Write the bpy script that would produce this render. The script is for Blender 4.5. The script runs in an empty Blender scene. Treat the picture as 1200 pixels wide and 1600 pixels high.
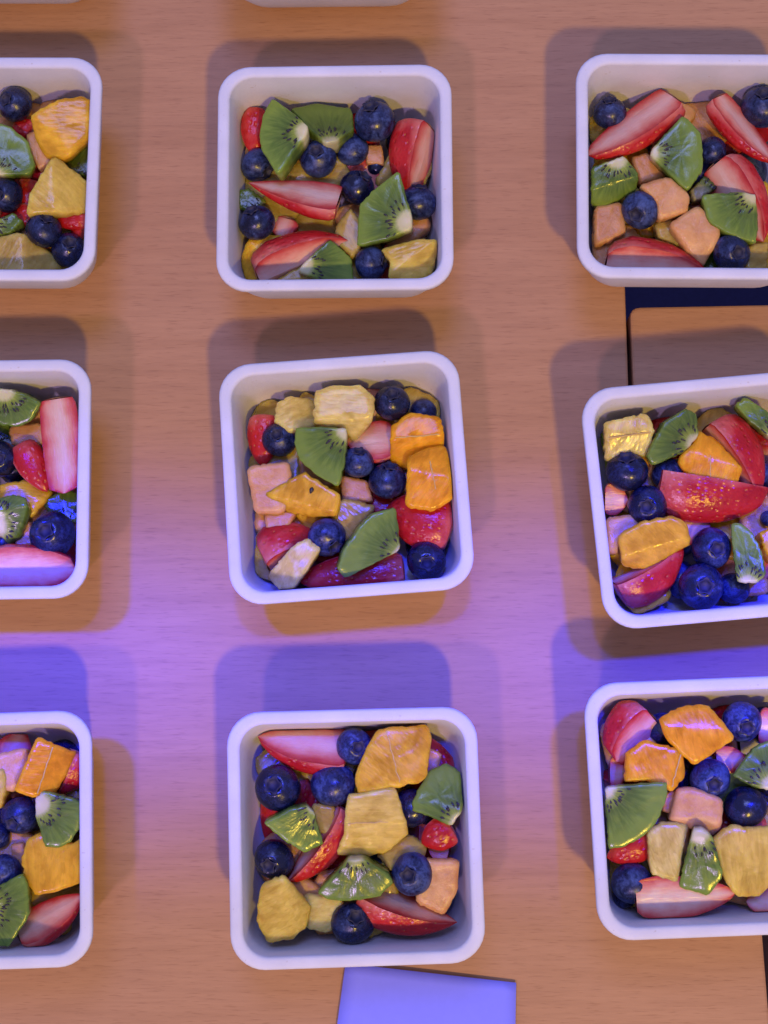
import bpy, bmesh, math, random
from mathutils import Vector, Matrix, noise

# ------------------------------------------------------------------ camera, world, lamps
sc = bpy.context.scene
COL = sc.collection
F_PX = 2350.0                      # focal length in pixels of the 1200 x 1600 photograph
TX, TY = 0.15764, 0.01838          # tilt off straight-down
RIM_Z = 0.045                      # tub rim above the table
CAM_Z = 0.637 + RIM_Z
ROT = (Matrix.Rotation(TY, 3, 'Y') @ Matrix.Rotation(TX, 3, 'X'))
CAM = Vector((0, 0, CAM_Z))

cam_d = bpy.data.cameras.new("camera")
cam = bpy.data.objects.new("camera", cam_d)
COL.objects.link(cam)
cam.matrix_world = Matrix.Translation(CAM) @ ROT.to_4x4()
cam_d.sensor_fit = 'VERTICAL'
cam_d.sensor_height = 36.0
cam_d.lens = 36.0 * F_PX / 1600.0
cam_d.clip_start = 0.01
cam_d.clip_end = 20.0
sc.camera = cam

def ray(px, py):
    return ROT @ Vector((px - 600.0, -(py - 800.0), -F_PX))

def at(px, py, z=0.0):
    d = ray(px, py)
    return CAM + d * ((z - CAM_Z) / d.z)

def on_plane(px, py, p0, n):
    d = ray(px, py)
    return CAM + d * ((p0 - CAM).dot(n) / d.dot(n))

world = bpy.data.worlds.new("World")
sc.world = world
world.use_nodes = True
bg = world.node_tree.nodes["Background"]
bg.inputs[0].default_value = (0.43, 0.455, 1.0, 1)
bg.inputs[1].default_value = 0.62

sc.view_settings.view_transform = 'Standard'
sc.view_settings.look = 'None'
sc.view_settings.exposure = 0.0
sc.view_settings.gamma = 1.0
sc.cycles.use_denoising = True
sc.cycles.max_bounces = 8
sc.cycles.sample_clamp_indirect = 6.0

def lamp(name, target, offset, col, radius, spot_r=None, blend=1.0):
    """stage spot: target on the table, offset to the lamp; col = irradiance / pi at the target"""
    d = bpy.data.lights.new(name, 'SPOT')
    o = bpy.data.objects.new(name, d)
    COL.objects.link(o)
    off = Vector(offset)
    o.location = Vector(target) + off
    za = off.normalized()
    xa = (Vector((1, 0, 0)) - za * za.x).normalized()      # the beam's long axis lies across the table
    o.rotation_euler = Matrix((xa, za.cross(xa), za)).transposed().to_euler()
    dist = off.length
    m = max(col)
    d.color = [c / m for c in col]
    cosi = off.normalized().z
    d.energy = 4 * math.pi ** 2 * dist * dist * m / cosi
    d.shadow_soft_size = radius
    d.spot_size = 2 * math.atan((spot_r or 1.2) / dist)
    d.spot_blend = blend
    return o

mid = at(560, 1000)
# warm front lamps: right one throws the shadows up-left, left one up-right
lamp("warm_spot", at(1050, 1000), (0.20 * 3.1, -0.70 * 3.1, 3.1), (0.42, 0.28, 0.03), 0.10, 0.85)
lamp("violet_spot", mid, (-0.26 * 3.1, -0.70 * 3.1, 3.1), (0.17, 0.11, 0.22), 0.12, 1.5)
# soft lavender overhead from behind
lamp("lavender_spot", mid, (-0.06 * 2.6, 0.42 * 2.6, 2.6), (0.09, 0.11, 0.34), 0.45, 1.5)
# three narrow blue beams of one bar, washing a band across the table
for nm, px, sx, k in (("blue_beam", -70, -0.19, 3.9), ("blue_beam", 540, 0.02, 1.8), ("blue_beam", 1190, 0.19, 3.7)):
    o = lamp(nm, at(px, 1050), (sx * 1.8, 0.25 * 1.8, 1.8), (0.03, 0.05, k), 0.06, 0.17, 1.0)
    o.scale = (1.25, 0.41, 1.0)      # oval beam, wide across the table

# ------------------------------------------------------------------ node helpers
def new_mat(name):
    m = bpy.data.materials.new(name)
    m.use_nodes = True
    nt = m.node_tree
    b = nt.nodes["Principled BSDF"]
    return m, nt, b

def N(nt, t, **kw):
    n = nt.nodes.new(t)
    for k, v in kw.items():
        setattr(n, k, v)
    return n

def ramp(nt, fac, stops, interp='LINEAR'):
    r = N(nt, 'ShaderNodeValToRGB')
    cr = r.color_ramp
    cr.interpolation = interp
    while len(cr.elements) < len(stops):
        cr.elements.new(0.5)
    for e, (p, c) in zip(cr.elements, stops):
        e.position = p
        e.color = (*c, 1) if len(c) == 3 else c
    nt.links.new(fac, r.inputs[0])
    return r.outputs[0]

def mix(nt, fac, a, b, mode='MIX'):
    n = N(nt, 'ShaderNodeMix', data_type='RGBA', blend_type=mode)
    for s, v in ((0, fac), (6, a), (7, b)):
        if hasattr(v, 'is_linked') or isinstance(v, bpy.types.NodeSocket):
            nt.links.new(v, n.inputs[s])
        elif s == 0:
            n.inputs[s].default_value = v
        else:
            n.inputs[s].default_value = (*v, 1)
    return n.outputs[2]

def math_n(nt, op, a, b=None, c=None):
    n = N(nt, 'ShaderNodeMath', operation=op)
    for i, v in enumerate((a, b, c)):
        if v is None:
            continue
        if isinstance(v, bpy.types.NodeSocket):
            nt.links.new(v, n.inputs[i])
        else:
            n.inputs[i].default_value = v
    return n.outputs[0]

def coords(nt, scale=(1, 1, 1), kind='Object', loc=(0, 0, 0)):
    t = N(nt, 'ShaderNodeTexCoord')
    m = N(nt, 'ShaderNodeMapping')
    m.inputs['Scale'].default_value = scale
    m.inputs['Location'].default_value = loc
    nt.links.new(t.outputs[kind], m.inputs[0])
    return m.outputs[0]

def shifted(nt, scale=(1, 1, 1)):
    """object coordinates moved by the object's random number, so no two pieces share a pattern"""
    t = N(nt, 'ShaderNodeTexCoord')
    oi = N(nt, 'ShaderNodeObjectInfo')
    m = N(nt, 'ShaderNodeMapping')
    m.inputs['Scale'].default_value = scale
    nt.links.new(t.outputs['Object'], m.inputs[0])
    s = math_n(nt, 'MULTIPLY', oi.outputs['Random'], 37.0)
    cx = N(nt, 'ShaderNodeCombineXYZ')
    for i in range(3):
        nt.links.new(s, cx.inputs[i])
    nt.links.new(cx.outputs[0], m.inputs['Location'])
    return m.outputs[0], oi

def noise_n(nt, vec, scale, detail=3, rough=0.55, dist=0.0):
    n = N(nt, 'ShaderNodeTexNoise')
    n.inputs['Scale'].default_value = scale
    n.inputs['Detail'].default_value = detail
    n.inputs['Roughness'].default_value = rough
    n.inputs['Distortion'].default_value = dist
    nt.links.new(vec, n.inputs['Vector'])
    return n.outputs['Fac']

def bump(nt, b, h, strength, dist):
    n = N(nt, 'ShaderNodeBump')
    n.inputs['Strength'].default_value = strength
    n.inputs['Distance'].default_value = dist
    nt.links.new(h, n.inputs['Height'])
    nt.links.new(n.outputs[0], b.inputs['Normal'])

def sss(b, w, radius, scale):
    b.inputs['Subsurface Weight'].default_value = w
    b.inputs['Subsurface Radius'].default_value = radius
    b.inputs['Subsurface Scale'].default_value = scale

# ------------------------------------------------------------------ materials
def mat_wood():
    m, nt, b = new_mat("beech_laminate")
    v1 = coords(nt, (5, 42, 1))
    broad = noise_n(nt, v1, 1.6, 4, 0.6, 0.6)
    v2 = coords(nt, (120, 1300, 1))
    fleck = noise_n(nt, v2, 1.0, 2, 0.5)
    v3 = coords(nt, (30, 420, 1), loc=(3, 7, 0))
    streak = noise_n(nt, v3, 1.0, 3, 0.6, 0.3)
    base = ramp(nt, broad, [(0.25, (0.41, 0.212, 0.086)), (0.5, (0.445, 0.235, 0.100)), (0.75, (0.475, 0.256, 0.112))])
    fl = ramp(nt, fleck, [(0.28, (0.70, 0.64, 0.58)), (0.44, (1, 1, 1))])
    c = mix(nt, 0.6, base, fl, 'MULTIPLY')
    st = ramp(nt, streak, [(0.3, (0.90, 0.88, 0.87)), (0.6, (1.03, 1.03, 1.03))])
    c = mix(nt, 0.8, c, st, 'MULTIPLY')
    nt.links.new(c, b.inputs['Base Color'])
    b.inputs['Roughness'].default_value = 0.52
    b.inputs['Specular IOR Level'].default_value = 0.35
    bump(nt, b, fleck, 0.12, 0.0003)
    return m

def mat_plain(name, col, rough=0.6, spec=0.4, var=0.12):
    m, nt, b = new_mat(name)
    v = coords(nt)
    n = noise_n(nt, v, 260, 3)
    c = ramp(nt, n, [(0.3, tuple(x * (1 - var) for x in col)), (0.7, tuple(min(1, x * (1 + var * 0.6)) for x in col))])
    nt.links.new(c, b.inputs['Base Color'])
    b.inputs['Roughness'].default_value = rough
    b.inputs['Specular IOR Level'].default_value = spec
    return m

def mat_fibre():
    m, nt, b = new_mat("moulded_fibre")
    v = coords(nt)
    n1 = noise_n(nt, v, 900, 4, 0.65)
    n2 = noise_n(nt, v, 60, 3)
    n3 = noise_n(nt, v, 420, 1)
    c = ramp(nt, n2, [(0.3, (0.625, 0.63, 0.645)), (0.7, (0.69, 0.695, 0.715))])
    # juice soaked into the pulp, patchy, below the fill line
    sepz = N(nt, 'ShaderNodeSeparateXYZ')
    nt.links.new(v, sepz.inputs[0])
    wet = math_n(nt, 'ADD', sepz.outputs[2], math_n(nt, 'MULTIPLY', math_n(nt, 'SUBTRACT', noise_n(nt, v, 75, 4), 0.5), 0.030))
    juice = ramp(nt, math_n(nt, 'MULTIPLY', wet, 20.0), [(0.40, (0.80, 0.62, 0.50)), (0.62, (1, 1, 1))])
    c = mix(nt, 0.28, c, juice, 'MULTIPLY')
    sp = ramp(nt, n3, [(0.20, (0.72, 0.62, 0.48)), (0.27, (1, 1, 1))])
    c = mix(nt, 0.5, c, sp, 'MULTIPLY')
    nt.links.new(c, b.inputs['Base Color'])
    b.inputs['Roughness'].default_value = 0.6
    b.inputs['Specular IOR Level'].default_value = 0.3
    sss(b, 0.08, (1, .9, .7), 0.002)
    bump(nt, b, n1, 0.35, 0.0004)
    return m

def mat_blueberry():
    m, nt, b = new_mat("blueberry_skin")
    v, oi = shifted(nt)
    n1 = noise_n(nt, v, 1.5, 5, 0.65, 0.6)
    n2 = noise_n(nt, v, 9.0, 3, 0.6)
    f = math_n(nt, 'ADD', n1, math_n(nt, 'MULTIPLY', math_n(nt, 'SUBTRACT', n2, 0.5), 0.45))
    f = math_n(nt, 'ADD', f, math_n(nt, 'MULTIPLY', math_n(nt, 'SUBTRACT', oi.outputs['Random'], 0.55), 0.22))
    c = ramp(nt, f, [(0.36, (0.005, 0.006, 0.022)), (0.54, (0.011, 0.018, 0.066)), (0.72, (0.048, 0.078, 0.200))])
    nt.links.new(c, b.inputs['Base Color'])
    r = ramp(nt, f, [(0.38, (0.22,) * 3), (0.65, (0.46,) * 3)])
    nt.links.new(r, b.inputs['Roughness'])
    b.inputs['Specular IOR Level'].default_value = 0.45
    bump(nt, b, n2, 0.10, 0.0006)
    return m

def mat_kiwi():
    m, nt, b = new_mat("kiwi_flesh")
    t = N(nt, 'ShaderNodeTexCoord')
    sep = N(nt, 'ShaderNodeSeparateXYZ')
    nt.links.new(t.outputs['Object'], sep.inputs[0])
    x, y = sep.outputs[0], sep.outputs[1]
    r = math_n(nt, 'SQRT', math_n(nt, 'ADD', math_n(nt, 'MULTIPLY', x, x), math_n(nt, 'MULTIPLY', y, y)))
    ang = math_n(nt, 'ARCTAN2', y, x)
    v, oi = shifted(nt)
    wob = noise_n(nt, v, 220, 3)
    rn = math_n(nt, 'DIVIDE', r, 0.0215)
    rn = math_n(nt, 'ADD', rn, math_n(nt, 'MULTIPLY', math_n(nt, 'SUBTRACT', wob, 0.5), 0.12))
    base = ramp(nt, rn, [(0.0, (0.64, 0.60, 0.33)), (0.19, (0.56, 0.54, 0.25)), (0.28, (0.24, 0.31, 0.040)),
                         (0.45, (0.092, 0.150, 0.018)), (0.75, (0.128, 0.208, 0.024)), (0.96, (0.18, 0.27, 0.032))])
    cx = N(nt, 'ShaderNodeCombineXYZ')
    nt.links.new(math_n(nt, 'MULTIPLY', ang, 9.0), cx.inputs[0])
    nt.links.new(math_n(nt, 'MULTIPLY', r, 90.0), cx.inputs[1])
    nt.links.new(math_n(nt, 'MULTIPLY', oi.outputs['Random'], 50.0), cx.inputs[2])
    rays = noise_n(nt, cx.outputs[0], 1.4, 2, 0.6)
    rc = ramp(nt, rays, [(0.36, (0.74, 0.78, 0.7)), (0.5, (0.97, 0.97, 0.95)), (0.66, (1.3, 1.24, 1.25))])
    inner = ramp(nt, rn, [(0.18, (0, 0, 0)), (0.3, (1, 1, 1)), (0.85, (0.75,) * 3), (1.0, (0.15,) * 3)])
    c = mix(nt, inner, base, mix(nt, 1.0, base, rc, 'MULTIPLY'))
    c = mix(nt, 1.0, c, oi.outputs['Color'], 'MULTIPLY')
    nt.links.new(c, b.inputs['Base Color'])
    b.inputs['Roughness'].default_value = 0.19
    b.inputs['Specular IOR Level'].default_value = 0.4
    sss(b, 0.5, (0.6, 1.0, 0.3), 0.004)
    fine = noise_n(nt, v, 1400, 2)
    h = math_n(nt, 'ADD', math_n(nt, 'MULTIPLY', rays, 0.8), math_n(nt, 'MULTIPLY', fine, 0.5))
    bump(nt, b, h, 0.16, 0.0005)
    return m

def mat_citrus():
    m, nt, b = new_mat("citrus_pulp")
    v, oi = shifted(nt)
    t = N(nt, 'ShaderNodeTexCoord')
    mp = N(nt, 'ShaderNodeVectorRotate', rotation_type='Z_AXIS')
    nt.links.new(t.outputs['Object'], mp.inputs['Vector'])
    nt.links.new(math_n(nt, 'MULTIPLY', oi.outputs['Random'], 21.0), mp.inputs['Angle'])
    ms = N(nt, 'ShaderNodeMapping')
    ms.inputs['Scale'].default_value = (1.0, 0.26, 1.0)
    nt.links.new(mp.outputs[0], ms.inputs[0])
    st = ms.outputs[0]
    vo = N(nt, 'ShaderNodeTexVoronoi', feature='SMOOTH_F1')
    vo.inputs['Scale'].default_value = 760
    vo.inputs['Smoothness'].default_value = 0.6
    nt.links.new(st, vo.inputs['Vector'])
    vd = vo.outputs['Distance']
    n1 = noise_n(nt, v, 95, 4, 0.6, 0.5)
    fib = noise_n(nt, st, 260, 4, 0.6)
    c = ramp(nt, n1, [(0.30, (0.74, 0.66, 0.5)), (0.5, (0.96, 0.95, 0.9)), (0.72, (1.12, 1.15, 1.2))])
    c = mix(nt, 1.0, c, oi.outputs['Color'], 'MULTIPLY')
    vc = N(nt, 'ShaderNodeTexVoronoi')
    vc.inputs['Scale'].default_value = 760
    nt.links.new(st, vc.inputs['Vector'])
    sx = N(nt, 'ShaderNodeSeparateColor')
    nt.links.new(vc.outputs['Color'], sx.inputs[0])
    sac = ramp(nt, sx.outputs[0], [(0.0, (0.72, 0.66, 0.5)), (0.5, (0.98, 0.98, 0.95)), (1.0, (1.2, 1.26, 1.7))])
    c = mix(nt, 0.34, c, sac, 'MULTIPLY')
    ve = ramp(nt, fib, [(0.3, (0.84, 0.80, 0.7)), (0.5, (1, 1, 1)), (0.68, (1.12, 1.16, 1.3))])
    c = mix(nt, 0.8, c, ve, 'MULTIPLY')
    nt.links.new(c, b.inputs['Base Color'])
    rr = ramp(nt, n1, [(0.35, (0.14,) * 3), (0.65, (0.28,) * 3)])
    nt.links.new(rr, b.inputs['Roughness'])
    b.inputs['Specular IOR Level'].default_value = 0.24
    sss(b, 0.8, (1.0, 0.6, 0.15), 0.008)
    h = math_n(nt, 'ADD', math_n(nt, 'MULTIPLY', vd, -0.9), math_n(nt, 'MULTIPLY', n1, 0.35))
    h = math_n(nt, 'ADD', h, math_n(nt, 'MULTIPLY', fib, 0.5))
    bump(nt, b, h, 0.2, 0.0006)
    return m

def mat_melon():
    m, nt, b = new_mat("melon_flesh")
    v, oi = shifted(nt)
    n1 = noise_n(nt, v, 150, 3)
    n2 = noise_n(nt, v, 700, 4, 0.7)
    n1 = math_n(nt, 'ADD', math_n(nt, 'MULTIPLY', n1, 0.75), math_n(nt, 'MULTIPLY', n2, 0.25))
    c = ramp(nt, n1, [(0.34, (0.56, 0.27, 0.075)), (0.66, (0.72, 0.41, 0.15))])
    c = mix(nt, 1.0, c, oi.outputs['Color'], 'MULTIPLY')
    nt.links.new(c, b.inputs['Base Color'])
    b.inputs['Roughness'].default_value = 0.24
    b.inputs['Specular IOR Level'].default_value = 0.4
    sss(b, 0.5, (1.0, 0.5, 0.25), 0.005)
    bump(nt, b, math_n(nt, 'ADD', n1, math_n(nt, 'MULTIPLY', n2, 0.35)), 0.35, 0.0012)
    return m

def mat_straw_flesh():
    m, nt, b = new_mat("strawberry_flesh")
    at_ = N(nt, 'ShaderNodeAttribute')
    at_.attribute_name = "rad"
    v, oi = shifted(nt, (0.25, 1.0, 1.0))
    n1 = noise_n(nt, v, 420, 3, 0.6, 0.3)
    v2, _ = shifted(nt)
    n2 = noise_n(nt, v2, 120, 3)
    f = math_n(nt, 'ADD', at_.outputs['Fac'], math_n(nt, 'MULTIPLY', math_n(nt, 'SUBTRACT', n1, 0.5), 0.30))
    f = math_n(nt, 'ADD', f, math_n(nt, 'MULTIPLY', math_n(nt, 'SUBTRACT', n2, 0.5), 0.7))
    c = ramp(nt, f, [(0.0, (0.73, 0.43, 0.32)), (0.28, (0.70, 0.31, 0.21)), (0.55, (0.65, 0.18, 0.12)), (0.80, (0.55, 0.065, 0.045)), (1.0, (0.45, 0.02, 0.018))])
    c = mix(nt, 1.0, c, oi.outputs['Color'], 'MULTIPLY')
    nt.links.new(c, b.inputs['Base Color'])
    b.inputs['Roughness'].default_value = 0.32
    b.inputs['Specular IOR Level'].default_value = 0.4
    sss(b, 0.4, (1.0, 0.35, 0.25), 0.004)
    bump(nt, b, n1, 0.3, 0.0010)
    return m

def mat_straw_skin():
    m, nt, b = new_mat("strawberry_skin")
    v, oi = shifted(nt, (0.72, 1.0, 1.0))
    vo = N(nt, 'ShaderNodeTexVoronoi')
    vo.inputs['Scale'].default_value = 400
    vo.inputs['Randomness'].default_value = 0.55
    nt.links.new(v, vo.inputs['Vector'])
    vd = vo.outputs['Distance']
    n1 = noise_n(nt, v, 110, 3)
    c = ramp(nt, n1, [(0.3, (0.36, 0.007, 0.009)), (0.58, (0.50, 0.020, 0.016)), (0.8, (0.60, 0.09, 0.06))])
    sh = N(nt, 'ShaderNodeAttribute')
    sh.attribute_name = "shoulder"
    shf = math_n(nt, 'ADD', sh.outputs['Fac'], math_n(nt, 'MULTIPLY', math_n(nt, 'SUBTRACT', n1, 0.5), 0.9))
    c = mix(nt, ramp(nt, shf, [(0.25, (0, 0, 0)), (1.0, (0.9,) * 3)]), c, (0.66, 0.22, 0.15))
    seed = ramp(nt, vd, [(0.10, (0.7, 0.7, 0.7)), (0.17, (0, 0, 0))])
    c = mix(nt, seed, c, (0.50, 0.20, 0.04))
    c = mix(nt, 1.0, c, oi.outputs['Color'], 'MULTIPLY')
    nt.links.new(c, b.inputs['Base Color'])
    b.inputs['Roughness'].default_value = 0.24
    b.inputs['Specular IOR Level'].default_value = 0.33
    sss(b, 0.35, (1.0, 0.2, 0.15), 0.003)
    dim = ramp(nt, vd, [(0.0, (0.35,) * 3), (0.15, (0.1,) * 3), (0.45, (1,) * 3)])
    nz = noise_n(nt, v, 900, 2)
    bump(nt, b, math_n(nt, 'ADD', dim, math_n(nt, 'MULTIPLY', nz, 0.5)), 0.5, 0.0006)
    return m

M_WOOD = mat_wood()
M_EDGE = mat_plain("beech_edge_band", (0.40, 0.20, 0.09), 0.5)
M_FLOOR = mat_plain("navy_carpet", (0.008, 0.010, 0.045), 0.95, 0.1)
M_PAPER = mat_plain("blue_paper", (0.25, 0.27, 0.96), 0.75, 0.15, 0.02)
M_FIBRE = mat_fibre()
M_BERRY = mat_blueberry()
M_CROWN = mat_plain("blueberry_crown", (0.022, 0.022, 0.045), 0.6)
M_KIWI = mat_kiwi()
M_SEED = mat_plain("kiwi_seed", (0.022, 0.017, 0.016), 0.35, 0.5)
M_CITRUS = mat_citrus()
M_MEMBRANE = mat_plain("citrus_membrane", (0.62, 0.42, 0.10), 0.35)
M_MELON = mat_melon()
M_SFLESH = mat_straw_flesh()
M_SSKIN = mat_straw_skin()

# ------------------------------------------------------------------ object helpers
def link(name, me, mat, parent=None, loc=None, rot=None):
    o = bpy.data.objects.new(name, me)
    COL.objects.link(o)
    if mat and not me.materials:
        me.materials.append(mat)
    if parent:
        o.parent = parent
    if loc is not None:
        o.location = loc
    if rot is not None:
        o.rotation_euler = rot
    return o

def mesh(name, verts, faces, smooth=True):
    me = bpy.data.meshes.new(name)
    me.from_pydata([tuple(v) for v in verts], [], faces)
    if smooth:
        me.polygons.foreach_set("use_smooth", [True] * len(me.polygons))
    me.update()
    return me

def root(name, mat):
    o = bpy.data.objects.new(name, None)
    COL.objects.link(o)
    o.empty_display_size = 0.01
    o.matrix_world = mat
    return o

def tag(o, label, cat, group=None):
    o["label"] = label
    o["category"] = cat
    if group:
        o["group"] = group
    return o

# ------------------------------------------------------------------ tables and floor
def slab(name, pts, z_top, thick, grain_shift=0.0):
    bm = bmesh.new()
    top = [bm.verts.new((p.x, p.y, z_top)) for p in pts]
    f = bm.faces.new(top)
    f.normal_update()
    if f.normal.z < 0:
        f.normal_flip()
    r = bmesh.ops.extrude_face_region(bm, geom=[f])
    low = [v for v in r['geom'] if isinstance(v, bmesh.types.BMVert)]
    for v in low:
        v.co.z -= thick
    bmesh.ops.recalc_face_normals(bm, faces=bm.faces)
    edges = [e for e in bm.edges if all(abs(v.co.z - z_top) < 1e-6 for v in e.verts)]
    bmesh.ops.bevel(bm, geom=edges, offset=0.0012, segments=2, profile=0.5, affect='EDGES')
    me = bpy.data.meshes.new(name)
    for fc in bm.faces:
        fc.material_index = 0 if fc.normal.z > 0.5 else 1
    bm.to_mesh(me)
    bm.free()
    me.materials.append(M_WOOD)
    me.materials.append(M_EDGE)
    o = link(name, me, None)
    o["kind"] = "structure"
    return o

G = lambda x, y: at(x, y, 0.0)
def rounded(pts, i, r):
    """replace corner i by a small arc"""
    a, c, b = pts[i - 1], pts[i], pts[(i + 1) % len(pts)]
    u, w = (a - c).normalized() * r, (b - c).normalized() * r
    arc = [c + u * (1 - t) ** 2 + w * t ** 2 for t in (0, 0.25, 0.5, 0.75, 1)]
    return pts[:i] + arc + pts[i + 1:]
# main top: notched on its right side, where the smaller table top is pushed in
slab("table_top", [G(-900, 2300), G(1270, 2300), G(1201, 1580), G(1190, 1440), G(1180, 1330), G(1700, 1330), G(1700, 985 - 130), G(991, 985 - 130),
                   G(977, 448), G(976.5, 400), G(1700, 380), G(1700, -500), G(-900, -500)], 0.0, 0.025)
pts = [G(999, 845), G(1690, 845), G(1690, 466), G(984, 480)]
slab("side_table_top", rounded(pts, 3, 0.005), 0.0, 0.025)
slab("gap_shade_slab", [at(1212, 1345, -.02), at(1690, 1345, -.02), at(1690, 2300, -.02), at(1240, 2300, -.02), at(1208, 1480, -.02)], -0.02, 0.022)  # slab added low beside the edge, so the gap there falls in shade
fl = link("floor", mesh("floor", [(-3, -3, -0.74), (3, -3, -0.74), (3, 3, -0.74), (-3, 3, -0.74)], [(0, 1, 2, 3)]), M_FLOOR)
fl["kind"] = "structure"

# ------------------------------------------------------------------ tubs
SIDE = 0.105
INSET = 0.0115
def rsq(half, r, z, n=9):
    out = []
    for k, (sx, sy) in enumerate(((1, 1), (-1, 1), (-1, -1), (1, -1))):
        cx, cy = sx * (half - r), sy * (half - r)
        for i in range(n):
            a = math.pi / 2 * k + math.pi / 2 * i / (n - 1)
            out.append(Vector((cx + r * math.cos(a), cy + r * math.sin(a), z)))
    return out

def loft(name, prof, cap_first=False, cap_last=False):
    v, f = [], []
    n = None
    for half, r, z in prof:
        ring = rsq(half, r, z)
        n = len(ring)
        v += ring
    for k in range(len(prof) - 1):
        for i in range(n):
            j = (i + 1) % n
            f.append((k * n + i, k * n + j, (k + 1) * n + j, (k + 1) * n + i))
    if cap_first:
        f.append(tuple(reversed(range(n))))
    if cap_last:
        f.append(tuple(range((len(prof) - 1) * n, len(prof) * n)))
    return mesh(name, v, f)

HH = SIDE / 2
INNER = [(0.0450, 0.0470), (0.0425, 0.0469), (0.0220, 0.0452), (0.0100, 0.0422), (0.0055, 0.0396), (0.0034, 0.0365)]
def inner_half(z):
    for (za, ha), (zb, hb) in zip(INNER, INNER[1:]):
        if z >= zb:
            return ha + (hb - ha) * (za - min(z, za)) / (za - zb)
    return INNER[-1][1]
body_me = loft("tub_body", [
    (0.0370, 0.0135, 0.0), (0.0398, 0.0150, 0.0005), (0.0415, 0.0155, 0.0022), (0.0450, 0.0160, 0.0090), (0.0470, 0.0160, 0.0150),
    (0.0483, 0.0155, 0.0220), (0.0500, 0.0145, 0.0360), (0.0506, 0.0140, 0.0418)], cap_first=True)
inner_me = loft("tub_inner", [
    (0.0474, 0.0105, 0.0440), (0.0470, 0.0105, 0.0425), (0.0462, 0.0110, 0.0320), (0.0453, 0.0115, 0.0220), (0.0440, 0.0120, 0.0155), (0.0423, 0.0125, 0.0100),
    (0.0397, 0.0125, 0.0055), (0.0366, 0.0120, 0.0034), (0.0340, 0.0110, 0.0030)], cap_last=True)
rim_me = loft("tub_rim", [
    (0.0500, 0.0138, 0.0414), (0.0521, 0.0142, 0.0416), (0.0525, 0.0143, 0.0424), (0.0525, 0.0143, 0.0440), (0.0521, 0.0141, 0.0447),
    (0.0512, 0.0135, 0.0450), (0.0488, 0.0118, 0.0450), (0.0478, 0.0110, 0.0447), (0.0472, 0.0106, 0.0438), (0.0471, 0.0105, 0.0428)])
body_me.materials.append(M_FIBRE); inner_me.materials.append(M_FIBRE); rim_me.materials.append(M_FIBRE)

class Tub:
    pass
TUBS = {}
def wobble(me, seed):
    """pressed pulp is never quite true: give each tub its own slight unevenness"""
    m2 = me.copy()
    for vt in m2.vertices:
        p = vt.co * 22 + Vector((seed * 7.3, 0, 0))
        k = min(1, vt.co.z / 0.02)
        vt.co.x += noise.noise(p) * 0.0005 * k
        vt.co.y += noise.noise(p + Vector((0, 9, 0))) * 0.0005 * k
        vt.co.z += noise.noise(p + Vector((5, 0, 3))) * 0.0005 * k
    return m2

def tub(key, centre, rz, label, ref):
    t = Tub()
    t.c, t.rz, t.ref = centre, rz, ref
    t.inv = Matrix.Rotation(-rz, 2)
    t.fwd = Matrix.Rotation(rz, 2)
    s = len(TUBS)
    o = bpy.data.objects.new("fruit_tub", None)
    COL.objects.link(o)
    o.empty_display_size = 0.03
    o.location = (centre.x, centre.y, 0.0003)
    o.rotation_euler = (0, 0, rz)
    for nm, me in (("outer_wall", body_me), ("inner_wall", inner_me), ("rim", rim_me)):
        link(nm, wobble(me, s), M_FIBRE, o)
    tag(o, label, "tub", "white fibre tubs of fruit salad set out on the table")
    t.o = o
    TUBS[key] = t
    return t

def quad_tub(key, q, label, ref):
    """q: rim corners seen in the photograph (TL, TR, BR, BL), None where out of frame"""
    w = [None if p is None else at(p[0], p[1], RIM_Z).to_2d() for p in q]
    if w[0] is None:      # right edge only
        down = (w[2] - w[1]).normalized(); right = Vector((-down.y, down.x))
        c = (w[1] + w[2]) / 2 - right * HH
    elif w[1] is None:    # left edge only
        down = (w[3] - w[0]).normalized(); right = Vector((-down.y, down.x))
        c = (w[0] + w[3]) / 2 + right * HH
    else:
        c = (w[0] + w[1] + w[2] + w[3]) / 4
        right = ((w[1] - w[0]) + (w[2] - w[3])).normalized()
        down = ((w[3] - w[0]) + (w[2] - w[1])).normalized()
        r2 = Vector((-down.y, down.x))
        right = (right + r2).normalized()
    return tub(key, c, math.atan2(right.y, right.x), label, ref)

quad_tub("C1", [(341, 103), (706, 98), (710, 453), (336, 457)], "square white fibre tub with a pale kiwi fan near one corner", "tub with the pale kiwi fan")
quad_tub("C2", [(338, 575), (714, 546), (742, 918), (363, 942)], "square white fibre tub holding the yellow chunk with a black seed", "tub with the seeded yellow chunk")
quad_tub("C3", [(355, 1115), (745, 1098), (760, 1506), (358.5, 1521)], "square white fibre tub touching the blue paper", "tub touching the blue paper")
quad_tub("L1", [None, (160.5, 88), (147, 438), None], "square white fibre tub with yellow citrus along its wall", "tub with yellow citrus along its wall")
quad_tub("L2", [None, (143, 562), (136, 932), None], "square white fibre tub with a white-ended strawberry slab at its wall", "tub with the white-ended strawberry slab")
quad_tub("L3", [None, (143, 1106), (145, 1513), None], "square white fibre tub with an orange block ridged down its middle", "tub with the ridged orange block")
quad_tub("R1", [(900, 81), None, None, (902, 435)], "square white fibre tub standing over the dark gap between table tops", "tub over the dark table gap")
quad_tub("R2", [(905, 611), None, None, (946.5, 984)], "square white fibre tub standing across the thin table seam", "tub across the thin table seam")
quad_tub("R3", [(911, 1068), None, None, (936, 1472)], "square white fibre tub with a glittering kiwi quarter", "tub with the glittering kiwi")
p = at(516, 12.5); tub("T2", Vector((p.x, p.y + 0.0407)), 0.0, "white fibre tub next beyond the one with the pale kiwi fan", "tub beyond the pale kiwi fan")
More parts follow.
